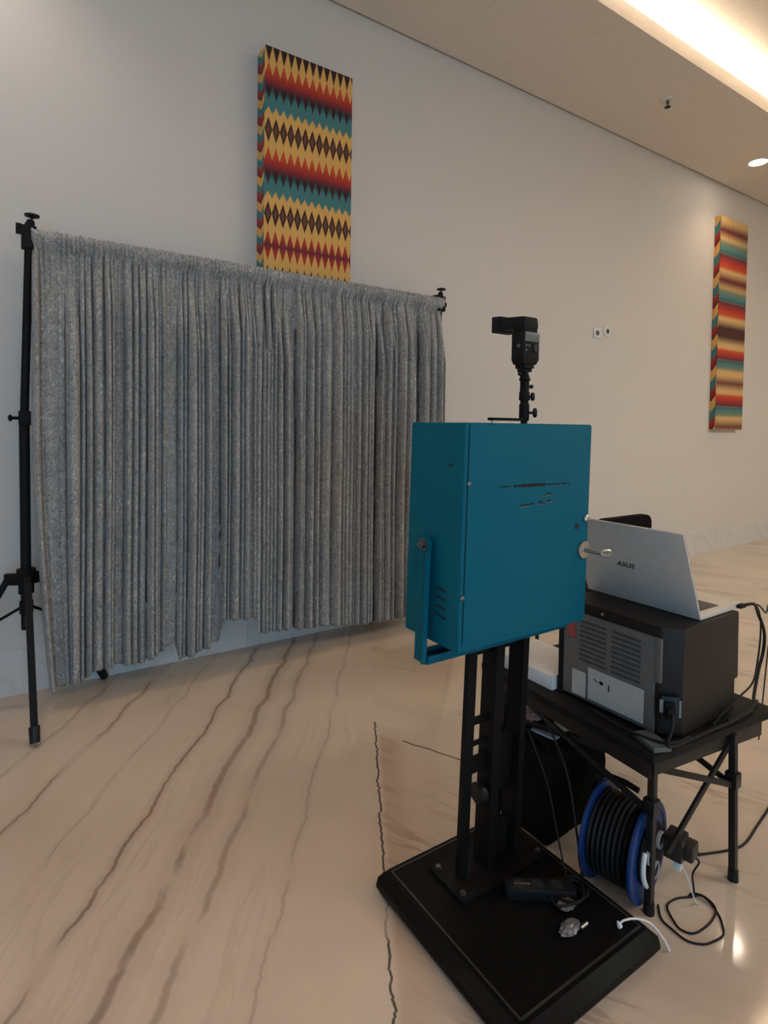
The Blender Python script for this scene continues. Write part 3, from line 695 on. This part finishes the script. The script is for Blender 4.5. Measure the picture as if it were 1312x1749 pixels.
# ------------------------------------------------------------------ printer
pr = thing('photo_printer', (1.87, 1.15, TZ), 'bulky dark brown photo printer with grey vented rear plate on the folding table', 'printer')
def foot_poly(x0, x1, y0, y1, z, c): return [(x0, y0+c, z), (x0+c*.9, y0, z), (x1, y0, z), (x1, y1, z), (x0, y1, z)]
MB().hexa(foot_poly(1.682, 2.072, .946, 1.366, TZ+.115, .05), foot_poly(1.690, 2.070, .948, 1.364, .842, .05), .010).build('upper_body', M_printer, pr)
MB().hexa(foot_poly(1.690, 2.056, .950, 1.362, TZ+.008, .05), foot_poly(1.688, 2.056, .950, 1.362, TZ+.117, .05), .005).build('lower_body', M_printer, pr)
for x, y in ((1.74, 1.02), (2.02, 1.0), (2.02, 1.32), (1.74, 1.32)): MB().cyl((x, y, TZ), (x, y, TZ+.010), .014).build('rubber_foot', M_blackgloss, pr)
XP = 1.676
rp = MB(); rp.box((XP, 1.008, TZ+.012), (XP+.012, 1.352, .808), .002); rp.box((XP, .988, .672), (XP+.012, 1.012, .808), .002)
plate = rp.build('rear_plate', M_plate, pr)
MB().hexa([(XP-.003, 1.352, TZ+.004), (XP+.02, 1.352, TZ+.004), (XP+.02, 1.372, TZ+.004), (XP-.003, 1.372, TZ+.004)], [(XP-.003, 1.352, .83), (XP+.02, 1.352, .83), (XP+.02, 1.372, .83), (XP-.003, 1.372, .83)], .003).build('rear_edge_trim', M_blackmat, pr)
M_vent = mat('vent_dark', (.035, .033, .034), .7)
for (ya, yb) in ((1.055, 1.160), (1.180, 1.285)):
    gv = MB()
    for r_ in range(9):
        z = .782-r_*.0165
        n = 13
        for k in range(n):
            y0 = ya+(yb-ya)*k/n
            gv.box((XP-.0006, y0, z-.005), (XP+.002, y0+(yb-ya)/n*.66, z+.004))
    gv.build('vent_grille', M_vent, plate)
# stickers: pale labels with fine grey print
M_lab = mat('printed_label', (.48, .46, .42), .55); g = G(M_lab)
X, Y, Z = g.sep(g.geo())[0:3]
rowz = g.m('FRACT', g.m('DIVIDE', Z, .0075))
words = g.noise(g.comb(0.0, g.m('MULTIPLY', Y, 190), g.m('FLOOR', g.m('DIVIDE', Z, .0075))), 1.0, 1)
txt = g.m('MULTIPLY', g.smooth(words, .40, .50), g.m('LESS_THAN', rowz, .45))
g.nt.links.new(g.mix(g.m('MULTIPLY', txt, .45), (.48, .46, .42), (.20, .20, .20)), g.b.inputs['Base Color'])
MB().box((XP-.0012, 1.040, .524), (XP+.001, 1.246, .632)).build('rating_label', M_lab, plate)
MB().box((XP-.0012, 1.256, .520), (XP+.001, 1.312, .606)).build('small_label', M_lab, plate)
ic = MB().box((XP-.002, 1.186, .591), (XP, 1.200, .600)).cyl((XP-.002, 1.193, .5955), (XP, 1.193, .5955), .0065, n=6)
ic.beam((XP-.0015, 1.206, .592), (XP-.0015, 1.222, .600), .001, .003).box((XP-.002, 1.162, .578), (XP, 1.166, .600)); ic.build('label_icon', M_hole, plate)
MB().cyl((XP+.012, 1.20, .826), (XP+.004, 1.20, .826), .005).build('screw', M_steel, pr)
MB().box((XP-.0012, 1.300, .715), (XP+.001, 1.335, .775), .004).build('red_sticker', mat('faded_red', srgb(150, 70, 66), .5), plate)
# power inlet with plug
inl = Matrix.Translation((1.700, .972, 0)) @ Matrix.Rotation(math.radians(42), 4, 'Z')
pin = MB(); pin.box((-.018, -.026, .565), (.008, .026, .640), .003, M=inl); pin.build('power_inlet', M_blackgloss, pr)
MB().box((-.032, -.012, .575), (-.016, .016, .625), .003, M=inl).box((-.046, -.008, .585), (-.030, .012, .615), .003, M=inl).build('power_plug', M_blackmat, pr)
MB().box((-.020, .020, .590), (-.016, .030, .630), M=inl).build('inlet_clip', M_darksteel, pr)
MB().box((-.020, -.030, .580), (-.016, -.024, .632), M=inl).build('inlet_clip', M_darksteel, pr)

# white box on the table behind the printer
wb = tag(MB().box((1.655, 1.382, TZ+.001), (1.895, 1.672, TZ+.052), .003).build('paper_box', M_white, None, (1.77, 1.53, TZ)), 'flat white cardboard box on the table behind the dark printer', 'box')

# ------------------------------------------------------------------ laptop
lp = thing('laptop', (1.98, 1.17, .842), 'silver laptop open with its lid back to the camera, on top of the printer', 'laptop')
LY0, LY1 = .962, 1.385
MB().box((1.850, LY0, .844), (2.120, LY1, .862), .003).build('base', M_lapbase, lp)
MB().box((1.885, LY0+.022, .8615), (2.005, LY1-.022, .8632), .0005).build('keyboard', M_keys, lp)
MB().box((2.025, 1.11, .8615), (2.10, 1.22, .8626), .0005).build('touchpad', M_lcd, lp)
hinge = Vector((1.846, 0, .858)); topv = Vector((1.735, 0, 1.130)); up = (topv-hinge).normalized(); nrm = Vector((-up.z, 0, up.x)).normalized()
if nrm.x > 0: nrm = -nrm
ML = Matrix((Vector((0, -1, 0)), up, nrm)).transposed().to_4x4(); ML.translation = (hinge.x, LY1, hinge.z)
LL = (topv-hinge).length; WL = LY1-LY0
lid = MB().box((0, -.012, -.006), (WL, LL, .002), .0035, M=ML).build('lid', M_silver, lp)
MB().box((.012, .012, -.0085), (WL-.012, LL-.012, -.0055), .001, M=ML).build('screen', M_blackgloss, lid)
MB().box((.001, .0, -.0075), (WL-.001, LL-.002, -.0055), .001, M=ML).build('screen_bezel', M_blackmat, lid)
# maker's name on the lid
fc = bpy.data.curves.new('logo', 'FONT'); fc.body = 'ASUS'; fc.size = .0245; fc.align_x = 'CENTER'; fc.align_y = 'CENTER'; fc.extrude = .0004; fc.offset = .0007; fc.shear = .25; fc.space_character = 1.08
tmp = bpy.data.objects.new('logo_tmp', fc); C.objects.link(tmp); bpy.context.view_layer.update()
me = bpy.data.meshes.new_from_object(tmp.evaluated_get(bpy.context.evaluated_depsgraph_get())); bpy.data.objects.remove(tmp)
ctr = ML @ Vector((WL-.232, LL*.455, .0024)); M3 = Matrix((Vector((0, -1, 0)), up, nrm)).transposed().to_4x4(); M3.translation = ctr - Vector(lp['_o'])
me.transform(Matrix.Translation(M3.translation) @ M3.to_3x3().to_4x4() @ Matrix.Diagonal((1.12, 1, 1, 1)))
me.materials.clear(); me.materials.append(M_keys)
lo_ = bpy.data.objects.new('lid_logo', me); C.objects.link(lo_); lo_.parent = lid

# ------------------------------------------------------------------ chair behind the laptop
ch = thing('office_chair', (2.87, 2.12, 0), 'black padded chair back showing just behind the silver laptop lid', 'chair')
CX0, CX1, CY = 2.655, 3.105, 1.925
cb = bmesh.new()
def rr_loop(x0, x1, z0, z1, y, rad, n=6):
    out = []
    for cx_, cz_, a0 in ((x1-rad, z1-rad, 0), (x0+rad, z1-rad, PI/2), (x0+rad, z0+rad, PI), (x1-rad, z0+rad, 3*PI/2)):
        for k in range(n+1): a = a0+PI/2*k/n; out.append((cx_+rad*math.cos(a), y, cz_+rad*math.sin(a)))
    return out
MB().hexa(rr_loop(CX0, CX1, .52, .965, CY+.03, .05), rr_loop(CX0, CX1, .52, .965, CY-.02, .05), .008).build('backrest', M_bag, ch)
MB().box((CX0, CY+.02, .44), (CX1, CY+.46, .50), .02, 3).build('seat', M_bag, ch)
for x, y, zt_ in ((CX0+.02, CY+.04, .60), (CX1-.02, CY+.04, .60), (CX0+.02, CY+.43, .45), (CX1-.02, CY+.43, .45)):
    MB().cyl((x, y, 0), (x, y, zt_), .011).build('leg', M_tablemetal, ch)

# ------------------------------------------------------------------ black bag under the table with bits on it
bg = MB(); bg.box((1.555, 1.315, .0), (1.885, 1.60, .305), .035, 5)
bmesh.ops.subdivide_edges(bg.bm, edges=bg.bm.edges[:], cuts=3, use_grid_fill=True)
for v in bg.bm.verts:
    n_ = noise.noise(v.co*9); v.co += Vector((n_*.012, noise.noise(v.co*8+Vector((5, 0, 0)))*.012, (noise.noise(v.co*7+Vector((0, 9, 0)))*.014 if v.co.z > .05 else 0)))
bag = thing('storage_bag', (1.72, 1.46, 0), 'slumped black fabric bag on the floor under the folding table', 'bag')
bg.build('bag_body', M_bag, bag)
MB().tube([(1.62, 1.36, .30), (1.60, 1.37, .335), (1.60, 1.44, .345), (1.62, 1.50, .30)], .007).build('carry_strap', M_bag, bag)
def crumple(name, c, r, sc, m_, label, cat, seed, group=None):
    b = MB(); bb = bmesh.new(); bmesh.ops.create_icosphere(bb, subdivisions=4, radius=r)
    for v in bb.verts:
        d = v.co.normalized(); k = 1+.35*noise.noise(d*2.3+Vector((seed, 0, 0)))+.22*abs(noise.noise(d*6+Vector((seed, 3, 0))))
        v.co = Vector((d.x*sc[0], d.y*sc[1], d.z*sc[2]))*r*k+Vector(c)
    b._merge(bb); return tag(b.build(name, m_, None, c), label, cat, group)
crumple('crumpled_paper', (1.735, 1.545, .325), .034, (1, 1.1, .6), M_pink, 'crumpled pinkish paper lying on the black bag, nearest the post', 'paper', 2)
crumple('snack_wrapper', (1.79, 1.375, .336), .030, (1.1, 1, .75), M_orange, 'orange crumpled snack wrapper on the black bag under the table', 'wrapper', 8)
crumple('crumpled_tissue', (1.76, 1.415, .330), .027, (1, 1.1, .6), mat('cream_tissue', srgb(205, 180, 140), .7, bump=(40, .5)), 'cream crumpled tissue on the black bag beside the orange wrapper', 'tissue', 5)
tag(MB().box((-.03, -.05, 0), (.03, .05, .006), .001, M=Matrix.Translation((1.70, 1.44, .308)) @ Matrix.Rotation(.2, 4, 'Z')).build('paper_card', M_white, None, (1.70, 1.44, .308)), 'thin white card lying on the black bag', 'card')

# ------------------------------------------------------------------ cable reel
ax = Vector((.20, -.98, 0)).normalized(); F2c = Vector((1.655, 1.002, .150)); F1c = F2c-ax*.150
cr = thing('cable_reel', (F2c.x, F2c.y+.07, 0), 'blue and black extension cable reel standing on the floor beneath the table', 'cable reel')
def flange(c, out):
    return MB().lathe(c-ax*.006, ax, [(0, .142), (0.002, .149), (.010, .149), (.013, .145), (.013, .130), (.009, .126), (.009, .070), (.012, .066), (.012, .02)] if out else [(0, .06), (0, .142), (.003, .149), (.010, .149), (.013, .145), (.012, .05)], 56)
flange(F2c, True).build('front_flange', M_blue, cr)
flange(F1c, False).build('rear_flange', M_blue, cr)
drum = MB()
for k in range(9):
    t = -.137+k*.0158
    drum.lathe(F2c+ax*(t-.0079), ax, [(0, .116), (.004, .124), (.0079, .127), (.012, .124), (.0158, .116)], 40)
drum.build('wound_cable', M_cable, cr)
side = Vector((-ax.y, ax.x, 0)); side = -side if side.x < 0 else side
sk_ = F2c+ax*.008
def on_face(a, r, d=0): return sk_+side*(r*math.cos(a))+Vector((0, 0, r*math.sin(a)))+ax*d
MB().lathe(sk_, ax, [(0, .092), (.010, .090), (.012, .084), (.012, .02)], 44).build('socket_hub', M_blackmat, cr)
arc = MB()
pts = [on_face(a, .088, .013) for a in [math.radians(t) for t in range(150, 251, 10)]]
arc.tube(pts, .0075, n=8, sub=3); arc.build('rim_guard', M_whiteplastic, cr)
for a in (155, 275, 35):
    c0 = on_face(math.radians(a), .048, .010)
    s_ = MB().lathe(c0, ax, [(0, .026), (.010, .026), (.012, .023), (.006, .021)], 24).build('socket', mat('grey_socket', (.30, .30, .29), .5), cr)
    MB().cyl(c0+ax*.006, c0+ax*.0075, .019).build('socket_well', M_hole, s_)
# carrying frame
fm = MB()
fm.tube([F2c-ax*.16+Vector((0, 0, .0)), F2c-ax*.175+Vector((0, 0, .08)), F2c-ax*.165+side*-.0+Vector((0, 0, .165)), F2c-ax*.09+Vector((0, 0, .182)), F2c-ax*.03+Vector((0, 0, .175))], .009, n=10)
fm.build('carry_handle', M_blackmat, cr)
MB().tube([F2c-ax*.165+side*.10+Vector((0, 0, -.142)), F2c-ax*.170+Vector((0, 0, -.02)), F2c-ax*.165-side*.10+Vector((0, 0, -.142))], .007).build('stand_wire', M_tablemetal, cr)

# adapter plugged into the reel
padx = F2c+side*.075+ax*.030+Vector((0, 0, .012))
MA = Matrix((side, Vector((0, 0, 1)), ax)).transposed().to_4x4(); MA.translation = padx
ad = thing('power_adapter', tuple(padx), 'chunky black power adapter plugged into the right side of the blue reel', 'adapter')
MB().box((-.030, -.036, .0), (.036, .036, .055), .008, M=MA).box((-.018, -.026, .05), (.040, .020, .082), .008, M=MA).build('adapter_body', mat('dark_brown_plastic', (.020, .016, .013), .5), ad)
MB().box((-.024, .018, .050), (-.018, .030, .057), .001, M=MA).build('status_lamp', M_lcd, ad)
wp = MA @ Vector((.0, -.062, .035))
wpl = thing('charger_plug', tuple(wp), 'small white charger plug under the black power adapter', 'plug')
MB().box((-.012, -.010, -.010), (.012, .018, .012), .003, M=Matrix.Translation(wp-Vector((0, 0, 0))) @ MA.to_3x3().to_4x4()).build('plug_body', M_whiteplastic, wpl)
MB().tube([wp, wp+Vector((.012, -.015, -.012)), (1.748, .905, .03), (1.765, .905, .003), (1.765, .897, .003)], .0018).build('white_cord', M_whiteplastic, wpl)

# ------------------------------------------------------------------ cables
def cable(name, pts, r, label, m_=None, cat='cable', group=None):
    return tag(MB().tube(pts, r).build(name, m_ or M_cable, None, pts[0]), label, cat, group)
a0 = MA @ Vector((.038, -.012, .07)); a1 = MA @ Vector((.022, -.026, .07))
cable('floor_cable', [a0, a0+Vector((.03, .0, -.03)), (1.93, 1.0, .03), (1.994, 1.000, .004), (2.09, .962, .004), (2.168, .950, .004), (2.30, .970, .004), (2.452, .995, .004), (2.75, 1.06, .004)], .0038, 'dark cable running from the adapter across the floor to the right edge')
zf = .0035
cable('coiled_cable', [a1, a1+Vector((.02, -.01, -.02)), (1.795, .935, .06), (1.782, .925, .008), (1.73, .948, zf), (1.678, .947, zf), (1.640, .90, zf), (1.634, .875, zf), (1.652, .852, zf), (1.700, .845, zf), (1.752, .848, zf), (1.792, .862, zf+.003), (1.806, .900, zf+.004), (1.790, .928, zf+.004), (1.770, .930, zf), (1.800, .905, zf+.006), (1.786, .855, zf), (1.752, .822, zf), (1.716, .803, zf), (1.670, .808, zf), (1.637, .820, zf), (1.612, .850, zf), (1.612, .890, zf), (1.62, .93, zf), (1.66, .965, zf)], .0028, 'thin black cable looped in a loose coil on the floor beside the reel')
# bundle hanging off the right of the laptop
cb1 = thing('laptop_cable_bundle', (2.12, .985, .85), 'bundle of black cables drooping from the right side of the laptop to the table', 'cables')
MB().box((2.075, .946, .848), (2.112, .962, .860), .003).build('connector', M_blackmat, cb1)
MB().tube([(2.085, .955, .854), (2.15, .94, .855), (2.25, .97, .80), (2.35, .99, .71), (2.375, 1.0, .63), (2.34, 1.0, .56), (2.24, .97, .49), (2.17, .93, .515), (2.05, .915, .512), (1.95, .918, .512)], .0055).build('thick_cable', M_cable, cb1)
MB().tube([(2.095, .958, .853), (2.18, .95, .845), (2.27, .97, .78), (2.30, .98, .70), (2.26, .97, .62), (2.16, .94, .58), (2.05, .932, .56), (1.95, .935, .53), (1.88, .93, .512)], .0032).build('thin_cable', M_cable, cb1)
MB().tube([(2.10, .957, .850), (2.20, .95, .842), (2.36, .99, .775), (2.50, 1.04, .77), (2.70, 1.10, .74), (2.9, 1.2, .5), (2.95, 1.25, .004)], .0028).build('side_cable', M_cable, cb1)
cb2 = thing('printer_cable', (1.66, .95, .56), 'black power cord leaving the printer inlet and trailing along the table edge', 'cable')
MB().tube([(1.672, .945, .60), (1.640, .925, .575), (1.625, .93, .53), (1.65, .93, .512), (1.72, .925, .511), (1.85, .918, .512), (1.95, .912, .511), (2.10, .912, .512)], .0055).build('thick_cord', M_cable, cb2)
MB().tube([(1.640, 1.20, .512), (1.625, 1.10, .511), (1.620, 1.02, .515), (1.635, .95, .52), (1.68, .93, .517), (1.74, .926, .518)], .0050).build('rear_cord', M_cable, cb2)
tag(MB().box((-.05, -.03, 0), (.05, .03, .016), .004, M=Matrix.Translation((1.635, .985, TZ)) @ Matrix.Rotation(1.2, 4, 'Z')).build('glass_card', mat('smoky_plastic', (.10, .11, .11), .15), None, (1.635, .985, TZ)), 'small translucent grey plastic case on the near table corner', 'case')
# cables hanging from the cabinet between the posts
for i, (x, y, s) in enumerate(((1.345, 1.345, .0), (1.358, 1.35, .4), (1.338, 1.352, .9))):
    tag(MB().tube([(x, y, .846), (x+.008*math.sin(s*7), y, .70), (x-.012, y+.005, .60), (x+.006, y, .52), (x-.01, y+.01, .40), (x+.02+s*.02, y+.01, .20), (x+.05, y-.02+s*.03, .095), (x+.10, y-.10, .078)], .0042).build('booth_cable', M_cable, None, (x, y, .846)), ('leftmost', 'middle', 'rightmost')[(1, 2, 0)[i]]+' of three thin black cables hanging between the booth posts', 'cable', 'cables hanging between the booth posts')
cable('cross_cable', [(1.43, 1.30, .60), (1.50, 1.25, .45), (1.52, 1.20, .33), (1.50, 1.15, .21), (1.47, 1.10, .10), (1.42, 1.05, .079)], .0035, 'black cable slanting from the rear post down to the base')
cable('sagging_cable', [(1.44, 1.30, .46), (1.47, 1.24, .30), (1.46, 1.19, .18), (1.43, 1.13, .10), (1.40, 1.08, .079)], .003, 'thin black cable sagging beside the rear post of the booth')
# things lying on the base
tn = thing('cable_tangle', (1.39, 1.07, .073), 'tangle of black cables heaped on the booth base', 'cables')
rr = random.Random(5)
for k in range(5):
    c = Vector((1.385+rr.uniform(-.02, .02), 1.08+rr.uniform(-.02, .02), .079)); r_ = rr.uniform(.035, .065)
    MB().tube([c+Vector((r_*math.cos(a)*(1+.2*rr.random()), r_*math.sin(a)*.8, .0035*k+.006*rr.random())) for a in [2*PI*j/9 for j in range(9)]], .0032, closed=True, sub=4).build('cable_loop', M_cable, tn)
st = thing('power_strip', (1.33, 1.20, .073), 'black power strip lying on the booth base behind the cable tangle', 'power strip')
MS = Matrix.Translation((1.315, 1.128, .0735)) @ Matrix.Rotation(math.radians(-35), 4, 'Z')
MB().box((-.10, -.026, .0), (.10, .026, .034), .005, M=MS).build('strip_body', M_blackgloss, st)
ss = MB()
for k in range(3): ss.cyl(MS @ Vector((-.06+k*.055, 0, .0335)), MS @ Vector((-.06+k*.055, 0, .0350)), .018, n=20)
ss.build('outlet', M_hole, st)
MB().box((-.085, .0262, .010), (-.035, .0275, .016), M=MS).box((-.075, -.004, .034), (-.028, .002, .0358), M=MS).build('silver_trim', M_steel, st)
wc = cable('white_cable', [(1.418, .935, .078), (1.432, .930, .088), (1.47, .915, .086), (1.505, .893, .070), (1.532, .872, .030), (1.538, .858, .004)], .0030, 'short white cable lying over the right corner of the black base', M_whiteplastic)
MB().cyl((1.420, .934, .0745), (1.414, .936, .0885), .0075, .003).build('connector', M_whiteplastic, wc)
crumple('plastic_wrap', (1.292, 1.000, .083), .022, (1.5, .8, .5), mat('silver_wrap', (.16, .15, .15), .4, .3), 'small crumpled silver plastic wrap on the booth base', 'wrapping', 12)
tag(MB().cyl((1.318, .985, .080), (1.345, .985, .081), .006).build('metal_connector', M_steel, None, (1.318, .985, .08)), 'small metal connector beside the silver wrap on the base', 'connector')
crumple('battery_pack', (1.345, 1.055, .084), .018, (1.4, 1, .5), mat('grey_rubber', (.12, .115, .10), .4), 'small grey lump of plugs within the cable tangle on the base', 'plug', 31)

for o in bpy.data.objects:
    if '_o' in o: del o['_o']
